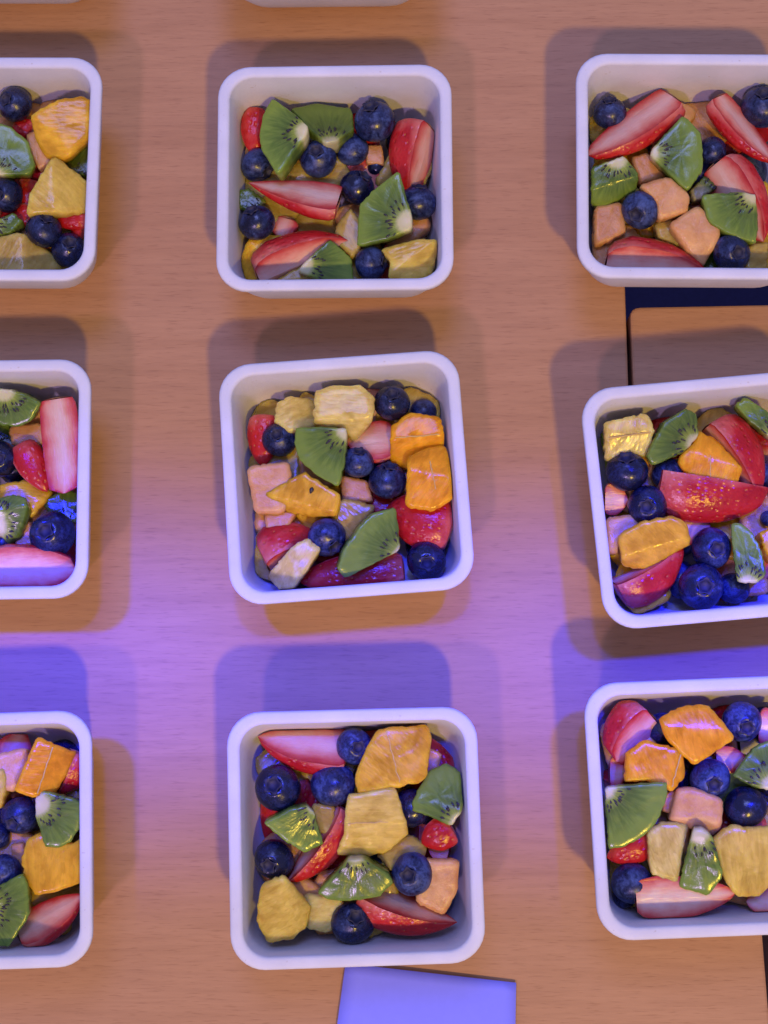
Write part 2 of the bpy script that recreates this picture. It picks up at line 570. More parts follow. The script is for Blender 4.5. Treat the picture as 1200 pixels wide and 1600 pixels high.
p = at(142, 6); tub("T1", Vector((p.x - 0.0385, p.y + 0.0407)), -0.01, "white fibre tub next beyond the one with citrus along its wall", "tub beyond the citrus-lined one")

def clamp(t, p, margin=0.0004):
    """keep a point of a fruit inside its tub's inner wall"""
    z = max(p.z, 0.0034)
    h = inner_half(z) - margin
    l = t.inv @ (p.to_2d() - t.c)
    l.x = max(-h, min(h, l.x)); l.y = max(-h, min(h, l.y))
    r = 0.0105
    ax, ay = abs(l.x) - (h - r), abs(l.y) - (h - r)
    if ax > 0 and ay > 0:
        d = math.hypot(ax, ay)
        if d > r:
            l.x = math.copysign(h - r + ax * r / d, l.x)
            l.y = math.copysign(h - r + ay * r / d, l.y)
    w = t.c + t.fwd @ l
    return Vector((w.x, w.y, z))

CROPS = {"C1": (320, 80, 400), "C2": (320, 530, 440), "C3": (330, 1080, 450), "L1": (0, 70, 400), "L2": (0, 550, 400),
         "L3": (0, 1090, 400), "R1": (830, 60, 370), "R2": (840, 570, 360), "R3": (850, 1040, 350)}
def full(key, x, y):
    ox, oy, w = CROPS[key]
    return ox + x * w / 1200.0, oy + y * w / 1200.0
def mm(key, l, z):
    """length in a crop, in metres at height z"""
    return l * CROPS[key][2] / 1200.0 * (CAM_Z - z) / F_PX

# ------------------------------------------------------------------ fruit builders
def berry_mesh(seed):
    rnd = random.Random(seed)
    nu, nv = 30, 18
    v, f = [], []
    ph = rnd.random() * 6
    for j in range(nv + 1):
        th = math.pi * (j / nv) ** 1.15
        for i in range(nu):
            a = 2 * math.pi * i / nu
            r = 1.0 + 0.025 * math.cos(2 * a + ph) * math.sin(th)
            x, y, z = r * math.sin(th) * math.cos(a), r * math.sin(th) * math.sin(a), 0.86 * math.cos(th)
            if th < 0.62:
                k = th / 0.62
                lip = math.exp(-((th - 0.40) / 0.12) ** 2) * (0.055 + 0.02 * math.cos(5 * a + ph))
                dip = -0.20 * max(0, 1 - (k / 0.62) ** 2) if k < 0.62 else 0
                z += lip + dip
            d = noise.noise(Vector((x, y, z)) * 1.7 + Vector((seed * 3.1, 0, 0))) * 0.035
            v.append(Vector((x, y, z)) * (1 + d))
    for j in range(nv):
        for i in range(nu):
            k = (i + 1) % nu
            f.append((j * nu + i, (j + 1) * nu + i, (j + 1) * nu + k, j * nu + k))
    me = mesh("blueberry", v, f)
    me.materials.append(M_BERRY)
    # five-pointed crown
    cv, cf = [], []
    n = 40
    for ring, (ri, zi) in enumerate(((0.0, 0.70), (0.17, 0.705), (0.24, 0.80), (0.31, 0.895), (0.36, 0.885), (0.33, 0.83))):
        for i in range(n):
            a = 2 * math.pi * i / n
            w = 0.5 + 0.5 * math.cos(5 * a + ph)
            rr = ri + (0.13 * (w ** 1.5 - 0.35) if ring >= 3 else 0)
            zz = zi + (0.03 * w if ring in (3, 4) else 0) - (0.03 * max(0, rr - .36) * 6 if ring >= 3 else 0)
            cv.append((rr * math.cos(a), rr * math.sin(a), zz))
    for ring in range(5):
        for i in range(n):
            k = (i + 1) % n
            cf.append((ring * n + i, ring * n + k, (ring + 1) * n + k, (ring + 1) * n + i))
    ce = mesh("crown", cv, cf)
    ce.materials.append(M_CROWN)
    return me, ce
BERRIES = [berry_mesh(s) for s in range(5)]
CNT = [0]

def berry(key, x, y, rx, z=25, crown=(0, 0), desc="", ry=None, low=False):
    """crown: where its crown points, in crop pixels from the berry's middle; None hides it below"""
    t = TUBS[key]
    z /= 1000.0
    fx, fy = full(key, x, y)
    ry = ry or rx
    r = mm(key, math.sqrt(rx * ry), z)
    c = at(fx, fy, z)
    # keep inside the wall
    h = inner_half(z) - r * 0.96
    l = t.inv @ (c.to_2d() - t.c)
    l.x = max(-h, min(h, l.x)); l.y = max(-h, min(h, l.y))
    w = t.c + t.fwd @ l
    CNT[0] += 1
    me, ce = BERRIES[CNT[0] % 5]
    if crown is None:
        d = Vector((0.3, -0.4, -0.85)).normalized()
    else:
        dx, dy = crown[0] / rx, -crown[1] / ry
        q = min(0.985, math.hypot(dx, dy))
        if q > 1e-6:
            s = q / math.hypot(dx, dy); dx, dy = dx * s, dy * s
        d = Vector((dx, dy, math.sqrt(max(0.02, 1 - q * q)))).normalized()
    rot = d.to_track_quat('Z', 'Y').to_matrix() @ Matrix.Rotation(CNT[0] * 1.7, 3, 'Z')
    o = root("blueberry", Matrix.Translation((w.x, w.y, max(z, r * 0.9 + 0.003))) @ rot.to_4x4() @ Matrix.Diagonal((r, r, r * 1.03, 1)))
    link("skin", me, None, o)
    link("crown", ce, None, o)
    return tag(o, desc, "blueberry", "blueberries in the fruit tubs")

def smooth_poly(pts, cut=0.14, n=52):
    for _ in range(2):
        out = []
        for i in range(len(pts)):
            a, b = pts[i], pts[(i + 1) % len(pts)]
            out += [a.lerp(b, cut), a.lerp(b, 1 - cut)]
        pts = out
    per = [0.0]
    for i in range(len(pts)):
        per.append(per[-1] + (pts[(i + 1) % len(pts)] - pts[i]).length)
    L = per[-1]
    res, k = [], 0
    for i in range(n):
        s = L * i / n
        while per[k + 1] < s:
            k += 1
        u = (s - per[k]) / max(1e-9, per[k + 1] - per[k])
        res.append(pts[k].lerp(pts[(k + 1) % len(pts)], u))
    area = sum(res[i].x * res[(i + 1) % n].y - res[(i + 1) % n].x * res[i].y for i in range(n))
    if area < 0:
        res.reverse()
    return res

def prism(t, outline, thick, bev, rough=0.0, jag=0.0, fold=None, seed=0, taper=0.86, frame=None, cut=0.14, dome=0.0):
    """solid of the given top outline (world points on its top plane); frame = (origin, rotation) of that plane"""
    org, R = frame
    Ri = R.inverted()
    loc = [Ri @ (p - org) for p in outline]
    loc = smooth_poly([Vector((p.x, p.y)) for p in loc], cut)
    n = len(loc)
    if jag:
        cen0 = sum(loc, Vector((0, 0))) / n
        loc = [p + (p - cen0).normalized() * jag * (noise.noise(Vector((p.x * 900, p.y * 900, seed))) + 0.6 * noise.noise(Vector((p.x * 2100, p.y * 2100, seed)))) for p in loc]
    cen = sum(loc, Vector((0, 0))) / n
    rm = sum((p - cen).length for p in loc) / n
    bev = min(bev, rm * 0.2, thick * 0.3)
    ib = bev / rm
    rings = [(taper, -thick), (taper * 0.5 + 0.5, -thick * 0.55), (1.0, -max(thick * 0.25, bev * 1.5)), (1.0, -bev), (1 - ib * 0.35, -bev * 0.3), (1 - ib * 1.1, 0),
             (0.82 * (1 - ib), 0), (0.60, 0), (0.36, 0), (0.16, 0)]
    v, f = [], []
    for s, z in rings:
        for p in loc:
            q = cen + (p - cen) * s
            zz = z
            dz = 0.0
            if fold:
                a, b, k = fold
                nrm = Vector((-(b - a).y, (b - a).x)).normalized()
                dd = (q - a).dot(nrm)
                d0 = (fold_sign.keep - a).dot(nrm)
                if dd * d0 < 0:
                    dz -= abs(dd) * k
            if dome:
                dz -= dome * ((q - cen).length / rm) ** 2
            if rough:
                w = Vector((q.x, q.y, zz)) * 260 + Vector((seed * 5.7, 0, 0))
                dz += rough * (noise.noise(w) + 0.5 * noise.noise(w * 2.6))
            v.append(Vector((q.x, q.y, zz + (dz if z > -thick * 0.9 else dz * 0.3))))
    nr = len(rings)
    for k in range(nr - 1):
        for i in range(n):
            j = (i + 1) % n
            f.append((k * n + i, k * n + j, (k + 1) * n + j, (k + 1) * n + i))
    f.append(tuple(reversed(range(n))))
    f.append(tuple(range((nr - 1) * n, nr * n)))
    # hold inside the tub, then back to local
    out = []
    for p in v:
        w = clamp(t, org + R @ p)
        out.append(Ri @ (w - org))
    return out, f, loc, cen

class fold_sign:
    keep = Vector((0, 0))

def plane_frame(c, tilt):
    n = Vector((-tilt[0], -tilt[1], 1)).normalized()
    xa = Vector((1, 0, tilt[0])).normalized()
    ya = n.cross(xa)
    return n, Matrix((xa, ya, n)).transposed()

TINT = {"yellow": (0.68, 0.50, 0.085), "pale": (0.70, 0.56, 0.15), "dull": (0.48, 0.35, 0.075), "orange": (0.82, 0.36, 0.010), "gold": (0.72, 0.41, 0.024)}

def chunk(kind, key, poly, z=33, tilt=(0, 0), thick=14, tint="yellow", fold=None, desc="", world_poly=None, line=None):
    t = TUBS[key]
    CNT[0] += 1
    sd = CNT[0]
    z /= 1000.0
    thick /= 1000.0
    if world_poly:
        c = sum(world_poly, Vector()) / len(world_poly)
        n, R = plane_frame(c, tilt)
        W = [Vector((q.x, q.y, c.z + tilt[0] * (q.x - c.x) + tilt[1] * (q.y - c.y))) for q in world_poly]
    else:
        gx, gy = sum(q[0] for q in poly) / len(poly), sum(q[1] for q in poly) / len(poly)
        fp = [full(key, gx + (q[0] - gx) * 1.07, gy + (q[1] - gy) * 1.07) for q in poly]
        c = at(sum(q[0] for q in fp) / len(fp), sum(q[1] for q in fp) / len(fp), z)
        n, R = plane_frame(c, tilt)
        W = [on_plane(q[0], q[1], c, n) for q in fp]
    fl_ = None
    if fold:
        Ri = R.inverted()
        a, b = [Ri @ (on_plane(*full(key, *q), c, n) - c) for q in fold[:2]]
        keep = Ri @ (W[0] - c)
        fold_sign.keep = Vector((keep.x, keep.y))
        fl_ = (Vector((a.x, a.y)), Vector((b.x, b.y)), fold[2])
    if kind == "citrus" and not fl_:
        rn = random.Random(sd * 7)
        Ri = R.inverted()
        lw = [Ri @ (q - c) for q in W]
        g = sum(lw, Vector()) / len(lw)
        an = rn.uniform(0, 6.28)
        a2 = Vector((g.x, g.y)) + Vector((math.cos(an + 1.57), math.sin(an + 1.57))) * rn.uniform(0.0, 0.003)
        fold_sign.keep = a2 - Vector((math.cos(an + 1.57), math.sin(an + 1.57)))
        fl_ = (a2, a2 + Vector((math.cos(an), math.sin(an))), rn.uniform(0.25, 0.5))
    if kind == "citrus":
        v, f, loc, cen = prism(t, W, thick, 0.0014, 0.00016, 0.0007, fl_, sd, 0.9, (c, R), 0.08)
        o = link("citrus_chunk", mesh("citrus_chunk", v, f), M_CITRUS)
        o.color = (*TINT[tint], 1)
        cat, grp = "citrus", "citrus chunks in the fruit tubs"
    else:
        v, f, loc, cen = prism(t, W, thick, 0.0017, 0.0003, 0.0004, fl_, sd, 0.92, (c, R), 0.1)
        o = link("melon_cube", mesh("melon_cube", v, f), M_MELON)
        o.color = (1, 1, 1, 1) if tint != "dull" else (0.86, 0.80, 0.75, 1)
        cat, grp = "melon", "melon cubes in the fruit tubs"
    o.matrix_world = Matrix.Translation(c) @ R.to_4x4()
    if line and kind == "citrus":
        # a pale skin of membrane running over the chunk
        Ri = R.inverted()
        a, b = [Ri @ (on_plane(*full(key, *q), c, n) - c) for q in line]
        m = 14
        lv, lf = [], []
        side = Vector((-(b - a).y, (b - a).x, 0)).normalized()
        for i in range(m + 1):
            p = a.lerp(b, i / m)
            wob = noise.noise(Vector((i * 0.5, sd, 0))) * 0.0005
            wd = 0.00035 * (1 + 0.6 * noise.noise(Vector((i * 0.9, sd, 4))))
            q = Vector((p.x, p.y, 0)) * 260 + Vector((sd * 5.7, 0, 0))
            zz = 0.00016 * (noise.noise(q) + 0.5 * noise.noise(q * 2.6))
            e = min(1, min(i, m - i) / 1.5)
            for s_, hz in ((-1, -0.0006), (-0.5, 0.0002 * e), (0.5, 0.0002 * e), (1, -0.0006)):
                lv.append(Vector((p.x, p.y, 0)) + side * (wob + s_ * wd) + Vector((0, 0, zz + hz)))
        for i in range(m):
            for k in range(3):
                lf.append((i * 4 + k, i * 4 + k + 1, i * 4 + k + 5, i * 4 + k + 4))
        link("membrane", mesh("membrane", lv, lf), M_MEMBRANE, o)
    return tag(o, desc, cat, grp)

def seed_shape(v, f, p, ang, L, W, z):
    """one small tear-shaped seed, half sunk in the flesh"""
    b = len(v)
    ca, sa = math.cos(ang), math.sin(ang)
    prof = [(-1, 0, 0), (-0.5, .55, .35), (0.1, .9, .55), (0.6, .8, .5), (1, 0, 0)]
    for u, w, h in prof[1:-1]:
        for k in range(6):
            a = math.pi * 2 * k / 6
            x, y = u * L, w * W * math.cos(a)
            v.append((p.x + ca * x - sa * y, p.y + sa * x + ca * y, z + h * W * math.sin(a) * 1.2))
    v.append((p.x - ca * L, p.y - sa * L, z)); v.append((p.x + ca * L, p.y + sa * L, z))
    for r in range(2):
        for k in range(6):
            j = (k + 1) % 6
            f.append((b + r * 6 + k, b + r * 6 + j, b + (r + 1) * 6 + j, b + (r + 1) * 6 + k))
    for k in range(6):
        j = (k + 1) % 6
        f.append((b + 18, b + j, b + k))
        f.append((b + 19, b + 12 + k, b + 12 + j))

def inside(poly, p):
    c = False
    n = len(poly)
    for i in range(n):
        a, b = poly[i], poly[(i + 1) % n]
        if (a.y > p.y) != (b.y > p.y) and p.x < (b.x - a.x) * (p.y - a.y) / (b.y - a.y) + a.x:
            c = not c
    return c

def kiwi(key, poly, core, z=34, tilt=(0, 0), thick=9, desc="", world=None, dark=1.0, fold=None, yellow=0.0):
    t = TUBS[key]
    CNT[0] += 1
    sd = CNT[0]
    rnd = random.Random(sd)
    z /= 1000.0
    thick /= 1000.0
    if world:
        W0, c = world
        n, R = plane_frame(c, tilt)
        W = [Vector((q.x, q.y, c.z + tilt[0] * (q.x - c.x) + tilt[1] * (q.y - c.y))) for q in W0]
    else:
        fp = [full(key, *q) for q in poly]
        g = at(sum(q[0] for q in fp) / len(fp), sum(q[1] for q in fp) / len(fp), z)
        n, R = plane_frame(g, tilt)
        W = [on_plane(q[0], q[1], g, n) for q in fp]
        c = on_plane(*full(key, *core), g, n)
    fl_ = None
    if fold:
        Ri = R.inverted()
        a, b = [Ri @ (on_plane(*full(key, *q), c, n) - c) for q in fold[:2]]
        keep = Ri @ (W[0] - c)
        fold_sign.keep = Vector((keep.x, keep.y))
        fl_ = (Vector((a.x, a.y)), Vector((b.x, b.y)), fold[2])
    v, f, loc, cen = prism(t, W, thick, 0.0009, 0.0003, 0.0005, fl_, sd, 0.95, (c, R), 0.07)
    o = root("kiwi_wedge", Matrix.Translation(c) @ R.to_4x4())
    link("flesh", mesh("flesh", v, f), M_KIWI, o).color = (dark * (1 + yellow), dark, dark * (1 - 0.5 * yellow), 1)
    sv, sf = [], []
    shr = [cen + (p - cen) * 0.93 for p in loc]
    a = rnd.random()
    while a < 2 * math.pi + 0.5:
        for _ in range(2 if rnd.random() < 0.5 else 1):
            r = 0.0215 * rnd.uniform(0.30, 0.50)
            aa = a + rnd.uniform(-0.09, 0.09)
            p = Vector((r * math.cos(aa), r * math.sin(aa)))
            if inside(shr, p):
                zz = 0.0
                if fl_:
                    nrm = Vector((-(fl_[1] - fl_[0]).y, (fl_[1] - fl_[0]).x)).normalized()
                    dd = (p - fl_[0]).dot(nrm)
                    if dd * (fold_sign.keep - fl_[0]).dot(nrm) < 0:
                        zz -= abs(dd) * fl_[2]
                seed_shape(sv, sf, p, aa + rnd.uniform(-.2, .2), rnd.uniform(.0008, .0014), rnd.uniform(.00034, .0005), zz + 0.0001)
        a += rnd.uniform(0.13, 0.24)
    if sv:
        s = link("seeds", mesh("seeds", sv, sf), M_SEED, o)
        s["kind"] = "stuff"
    return tag(o, desc, "kiwi", "kiwi wedges in the fruit tubs")

def straw(key, p0, p1, width, phi, z=34, half=88, dz=0, desc="", world=None, blunt=0.75, tip=0.12, pale=1.0, power=2.7):
    """longitudinal cut of a strawberry: p0 its broad end, p1 its tip; phi turns it about its length
    (0 skin up, 180 cut face up, +-110 half of each); z = its top, dz = tip higher than the broad end"""
    t = TUBS[key]
    CNT[0] += 1
    sd = CNT[0]
    z /= 1000.0
    dz /= 1000.0
    if world:
        A, B, wid = world
    else:
        A = at(*full(key, *p0), z - 0.004)
        B = at(*full(key, *p1), z - 0.004)
        wid = mm(key, width, z) * 1.16
    L = (B - A).length
    X = (B - A).normalized()
    Y = Vector((0, 0, 1)).cross(X).normalized()
    Zv = X.cross(Y)
    ph, ha = math.radians(phi), math.radians(half)
    ang = [ph - ha + 2 * ha * i / 16 for i in range(17)]
    ys = [0.0] + [math.sin(a) for a in ang]
    zs = [0.0] + [math.cos(a) for a in ang]
    ext = max(ys) - min(ys)
    r0 = wid / ext
    flat = 0.52          # cut pieces lie flatter than a full round
    y_mid = (max(ys) + min(ys)) / 2 * r0
    z_max = max(zs) * r0 * flat
    org = (A + B) / 2
    org.z = z - 0.001
    nx = 18
    def prof(u):
        g = blunt + (1 - blunt) * min(1, u / 0.22) ** 0.6
        g *= max(0.0, 1 - (max(0, u - 0.18) / 0.82) ** power * (1 - tip))
        if u > 0.93:
            g *= math.sqrt(max(0.02, 1 - ((u - 0.93) / 0.07) ** 2)) * 0.999 + 0.001
        if u < 0.05:
            g *= 0.90 + 0.10 * math.sqrt(u / 0.05)
        return g
    def pt(u, q, a):
        r = r0 * prof(u) * q
        bend = 0.05 * L * math.sin(math.pi * u) * math.sin(sd * 2.3)
        p = Vector(((u - 0.5) * L, math.sin(a) * r - y_mid + bend * 0.3, math.cos(a) * r * flat - z_max + dz * (u - 0.5)))
        w = p * 300 + Vector((sd * 3.3, 0, 0))
        d = 0.00022 * noise.noise(w)
        p += Vector((0, d, d))
        wp = org + X * p.x + Y * p.y + Vector((0, 0, p.z))
        wp = clamp(t, wp)
        w3 = wp - org
        return Vector((w3.dot(X), w3.dot(Y), w3.z))
    us = [i / nx for i in range(nx + 1)]
    # skin: the rounded outside
    sv = [pt(u, 1.0, a) for u in us for a in ang]
    m = len(ang)
    sf = []
    for i in range(nx):
        for k in range(m - 1):
            sf.append((i * m + k, i * m + k + 1, (i + 1) * m + k + 1, (i + 1) * m + k))
    # flesh: two cut faces and the two ends
    fv, ff, rad = [], [], []
    nq = 6
    for face, a in ((0, ang[0]), (1, ang[-1])):
        b = len(fv)
        for u in us:
            for k in range(nq + 1):
                fv.append(pt(u, k / nq, a))
                e = 0.35 * max(0, (u - 0.75) / 0.25) + 0.12 * (u < 0.03)
                rad.append(min(1, (k / nq) ** 1.5 + e))
        for i in range(nx):
            for k in range(nq):
                q = (b + i * (nq + 1) + k, b + i * (nq + 1) + k + 1, b + (i + 1) * (nq + 1) + k + 1, b + (i + 1) * (nq + 1) + k)
                ff.append(q if face else tuple(reversed(q)))
    for u, rev in ((0.0, False), (1.0, True)):
        b = len(fv)
        for k in range(4):
            for a in ang:
                fv.append(pt(u, k / 3, a) + Vector(((-0.0008 if not rev else 0.0) * (1 - (k / 3) ** 2), 0, 0)))
                rad.append((k / 3) ** 1.3)
        for k in range(3):
            for i in range(m - 1):
                q = (b + k * m + i, b + (k + 1) * m + i, b + (k + 1) * m + i + 1, b + k * m + i + 1)
                ff.append(tuple(reversed(q)) if rev else q)
    fm = mesh("flesh", fv, ff)
    at_ = fm.attributes.new("rad", 'FLOAT', 'POINT')
    at_.data.foreach_set("value", rad)
    o = root("strawberry_piece", Matrix.Translation(org) @ Matrix((X, Y, Vector((0, 0, 1)))).transposed().to_4x4())
    link("flesh", fm, M_SFLESH, o).color = (1, pale, pale, 1)
    sm = mesh("skin", sv, [tuple(reversed(q)) for q in sf])
    ab = sm.attributes.new("shoulder", 'FLOAT', 'POINT')
    ab.data.foreach_set("value", [min(1.0, 0.55 * max(0, 1 - u / 0.4) + 0.55 * max(0, 1 - min(i, m - 1 - i) / 1.6)) for u in us for i in range(m)])
    s = link("skin", sm, M_SSKIN, o)
    s.color = (1, 0.6 + 0.4 * pale, 0.6 + 0.4 * pale, 1)
    return tag(o, desc, "strawberry", "strawberry pieces in the fruit tubs")

# ------------------------------------------------------------------ the fruit, tub by tub (outlines traced, heights from the heap)
TOPS = []
def IN(key, d):
    TOPS.append([key, d, None])
    return d + " in the " + TUBS[key].ref
def top(o):
    TOPS[-1][2] = o.location.to_2d()
    return o
def BB(key, x, y, r, z, crown, d, ry=None):
    return top(berry(key, x, y, r, z, crown, IN(key, d), ry))
def KK(key, poly, core, d, **k):
    return top(kiwi(key, poly, core, desc=IN(key, d), **k))
def OO(key, poly, d, **k):
    return top(chunk("citrus", key, poly, desc=IN(key, d), **k))
def MM(key, poly, d, **k):
    return top(chunk("melon", key, poly, desc=IN(key, d), **k))
def SS(key, p0, p1, w, phi, d, **k):
    return top(straw(key, p0, p1, w, phi, desc=IN(key, d), **k))

k = "C1"
BB(k, 797, 330, 106, 28, (-22, -50), "large blueberry by the wall, star crown showing")
BB(k, 533, 505, 92, 25, (-8, -12), "blueberry with pale ringed crown facing up")
BB(k, 690, 462, 84, 21, None, "dark crownless blueberry between two others")
BB(k, 715, 640, 88, 24, (45, -45), "blueberry touching the kiwi quarter and strawberry wedge")
BB(k, 1012, 712, 82, 23, (10, -85), "upright oval blueberry against the wall", 104)
BB(k, 245, 805, 90, 25, (-25, -48), "blueberry beside two strawberry wedges at the wall")
BB(k, 235, 535, 84, 20, (60, 50), "blueberry half under the pale kiwi fan")
BB(k, 778, 995, 84, 25, (76, 8), "blueberry beside the lone citrus corner piece")
BB(k, 805, 545, 50, 17, None, "small deep blueberry in the shadowed middle")
KK(k, [(315, 215), (420, 290), (485, 350), (470, 395), (340, 580), (262, 450), (255, 390), (270, 290)], (478, 372), "pale fan-shaped kiwi wedge", z=36, tilt=(0.15, -0.18), dark=1.1)
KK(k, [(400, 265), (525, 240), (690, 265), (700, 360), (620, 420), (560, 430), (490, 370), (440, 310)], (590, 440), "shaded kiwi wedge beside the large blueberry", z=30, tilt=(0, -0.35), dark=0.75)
KK(k, [(910, 555), (935, 660), (970, 770), (968, 835), (860, 880), (712, 915), (716, 800), (725, 715), (800, 640)], (950, 800), "big kiwi quarter with a bright core", z=37, tilt=(0.15, 0.12))
KK(k, [(590, 880), (690, 970), (700, 1085), (560, 1085), (440, 1030), (470, 985), (530, 930)], (455, 1000), "green kiwi wedge beside the corner strawberry", z=30, tilt=(-0.2, 0.15))
KK(k, [(150, 650), (210, 640), (290, 700), (220, 760), (150, 730)], (300, 760), "small green kiwi end at the wall", z=23, dark=0.8)
SS(k, (625, 705), (198, 625), 185, 132, "long pale strawberry wedge with blunt end", z=36, dz=-3, pale=1.12, blunt=0.95, power=1.6, tip=0.05)
SS(k, (225, 1000), (640, 815), 175, 108, "pink strawberry wedge lying in the corner", z=33, dz=3, pale=1.1, half=80)
SS(k, (1000, 330), (895, 640), 200, -105, "red-skinned strawberry wedge standing by the wall", z=35, dz=-4, blunt=0.9)
SS(k, (235, 270), (225, 480), 120, 20, "dark red strawberry behind the pale kiwi fan", z=26)
SS(k, (390, 790), (350, 880), 120, 150, "small pink strawberry bit between two blueberries", z=23)
SS(k, (480, 360), (440, 480), 110, 40, "dark red strawberry under the ringed blueberry", z=21)
OO(k, [(830, 925), (1000, 880), (1085, 885), (1055, 1010), (980, 1075), (865, 1055), (870, 980)], "lone yellow citrus piece in the corner", z=33, tilt=(0.1, -0.1), tint="yellow")
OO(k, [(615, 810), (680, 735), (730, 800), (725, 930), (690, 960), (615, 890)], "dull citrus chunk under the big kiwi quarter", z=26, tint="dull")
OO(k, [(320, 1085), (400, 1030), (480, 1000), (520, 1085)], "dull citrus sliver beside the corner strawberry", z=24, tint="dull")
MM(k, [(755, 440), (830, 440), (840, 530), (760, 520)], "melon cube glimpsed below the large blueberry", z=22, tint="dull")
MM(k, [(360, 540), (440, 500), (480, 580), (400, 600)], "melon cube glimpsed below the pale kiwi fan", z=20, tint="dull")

k = "C2"
BB(k, 798, 272, 80, 27, (2, -28), "blueberry by the pale citrus block, crown up")
BB(k, 318, 428, 76, 25, (-8, -12), "blueberry leaning on the dark strawberry")
BB(k, 652, 525, 62, 27, (10, -50), "narrow upright blueberry touching the kiwi tip", 80)
BB(k, 778, 603, 85, 25, (14, -62), "blueberry with crown on its far edge")
BB(k, 520, 843, 80, 26, (40, 60), "tilted oval blueberry on the strawberry wedges", 92)
BB(k, 945, 945, 86, 24, (2, 22), "blueberry in the corner, crown facing up")
BB(k, 930, 310, 60, 19, None, "deep blueberry behind the orange chunks")
KK(k, [(385, 375), (500, 372), (605, 380), (600, 500), (570, 632), (470, 580), (400, 510), (380, 440)], (612, 385), "rayed kiwi quarter with its seeds inward", z=37, tilt=(0.1, 0.15))
KK(k, [(815, 715), (828, 800), (835, 900), (700, 970), (600, 1020), (565, 980), (590, 900), (660, 800), (720, 740)], (850, 925), "leaning kiwi wedge above the long red strawberry", z=35, tilt=(-0.25, 0.2))
OO(k, [(475, 225), (540, 200), (665, 200), (720, 250), (710, 330), (625, 400), (590, 365), (470, 350)], "pale rough citrus block at the wall", z=37, tint="pale", tilt=(0, -0.1), fold=((470, 335), (720, 320), 0.8))
OO(k, [(310, 270), (350, 245), (460, 240), (480, 345), (390, 385), (350, 385), (300, 340)], "dull citrus chunk behind the rayed kiwi", z=30, tint="pale", tilt=(0, -0.2))
OO(k, [(870, 315), (1000, 335), (1015, 440), (900, 490), (860, 530), (790, 500), (800, 370)], "bright orange chunk nearer the narrow blueberry", z=33, tint="orange", tilt=(0.05, -0.05), fold=((790, 425), (1020, 400), 0.7), line=((810, 420), (1000, 405)))
OO(k, [(870, 510), (930, 470), (1020, 450), (1058, 560), (1048, 680), (970, 725), (860, 705)], "bright orange chunk resting against the wall", z=37, tint="orange", tilt=(0, 0.1), line=((960, 520), (985, 640)))
seeded = OO(k, [(420, 570), (470, 600), (565, 660), (555, 750), (420, 748), (290, 710), (260, 660)], "yellow chunk with one black seed", z=34, tint="gold", tilt=(0.1, 0.1), fold=((260, 665), (560, 740), 0.9))
bpy.context.view_layer.update()
sv, sf = [], []
ps = seeded.matrix_world.inverted() @ at(*full(k, 455, 645), 0.034)
seed_shape(sv, sf, Vector((ps.x, ps.y)), 1.2, 0.0016, 0.0011, 0.0001)
link("seed", mesh("seed", sv, sf), M_SEED, seeded)
OO(k, [(270, 995), (375, 885), (430, 850), (488, 895), (440, 970), (372, 1058), (310, 1052)], "pale citrus strip lying over red strawberry", z=35, tint="pale")
OO(k, [(550, 700), (600, 680), (725, 710), (645, 835), (590, 855), (540, 770)], "dull citrus chunk behind the leaning kiwi", z=27, tint="dull")
MM(k, [(180, 545), (355, 525), (370, 620), (335, 738), (215, 738)], "salmon melon cube against the wall", z=32, tilt=(0, 0.1))
MM(k, [(580, 580), (690, 600), (715, 690), (590, 690)], "shaded melon cube below the narrow blueberry", z=24, tint="dull")
MM(k, [(255, 735), (390, 735), (350, 800), (265, 815)], "small melon sliver below the salmon cube", z=27, tint="dull")
SS(k, (255, 325), (245, 540), 130, 10, "dark red strawberry beside the salmon cube", z=27)
SS(k, (235, 905), (470, 775), 175, 98, "red strawberry wedge under the pale strip", z=33)
SS(k, (800, 430), (600, 440), 170, 150, "pale pink strawberry wedge beside the orange chunk", z=29, pale=1.15)
SS(k, (1050, 800), (770, 720), 230, 25, "large red strawberry under the orange chunks", z=31)
SS(k, (845, 985), (390, 1025), 165, 20, "long dark red strawberry along the wall", z=28)

k = "C3"
BB(k, 597, 230, 76, 28, (22, 6), "blueberry with black star crown at the wall")
BB(k, 278, 403, 96, 28, (-16, -15), "large blueberry with black star crown")
BB(k, 508, 388, 98, 27, None, "glossy oval blueberry by the large citrus block", 88)
BB(k, 832, 485, 74, 24, None, "blueberry tucked behind the kiwi at the wall", 88)
BB(k, 262, 700, 82, 25, (-20, 25), "blueberry below the small kiwi wedge")
BB(k, 838, 762, 86, 28, (-20, 0), "round blueberry on the melon cube")
BB(k, 590, 985, 96, 25, (20, -30), "wide blueberry near the blue paper side", 82)
KK(k, [(215, 550), (330, 490), (400, 475), (430, 510), (470, 640), (390, 675), (310, 630)], (455, 470), "small pale kiwi wedge between blueberries", z=36, tilt=(-0.1, 0.2), dark=1.1)
KK(k, [(835, 460), (890, 340), (960, 310), (1025, 345), (1048, 490), (1000, 565), (900, 520), (835, 500)], (1045, 560), "kiwi wedge leaning on the wall", z=36, tilt=(0.2, 0.1), fold=((835, 455), (1050, 500), 0.5))
KK(k, [(570, 700), (640, 700), (740, 760), (758, 800), (700, 860), (570, 880), (480, 870), (440, 840)], (598, 668), "fan-shaped kiwi wedge above the magenta strawberry", z=36, tilt=(0, 0.25), dark=0.9)
OO(k, [(690, 165), (760, 155), (890, 145), (908, 200), (882, 370), (620, 420), (605, 350), (640, 260)], "large golden citrus block at the wall", z=37, tint="gold", tilt=(0.05, 0), fold=((740, 150), (790, 400), 0.25), line=((730, 165), (785, 380)))
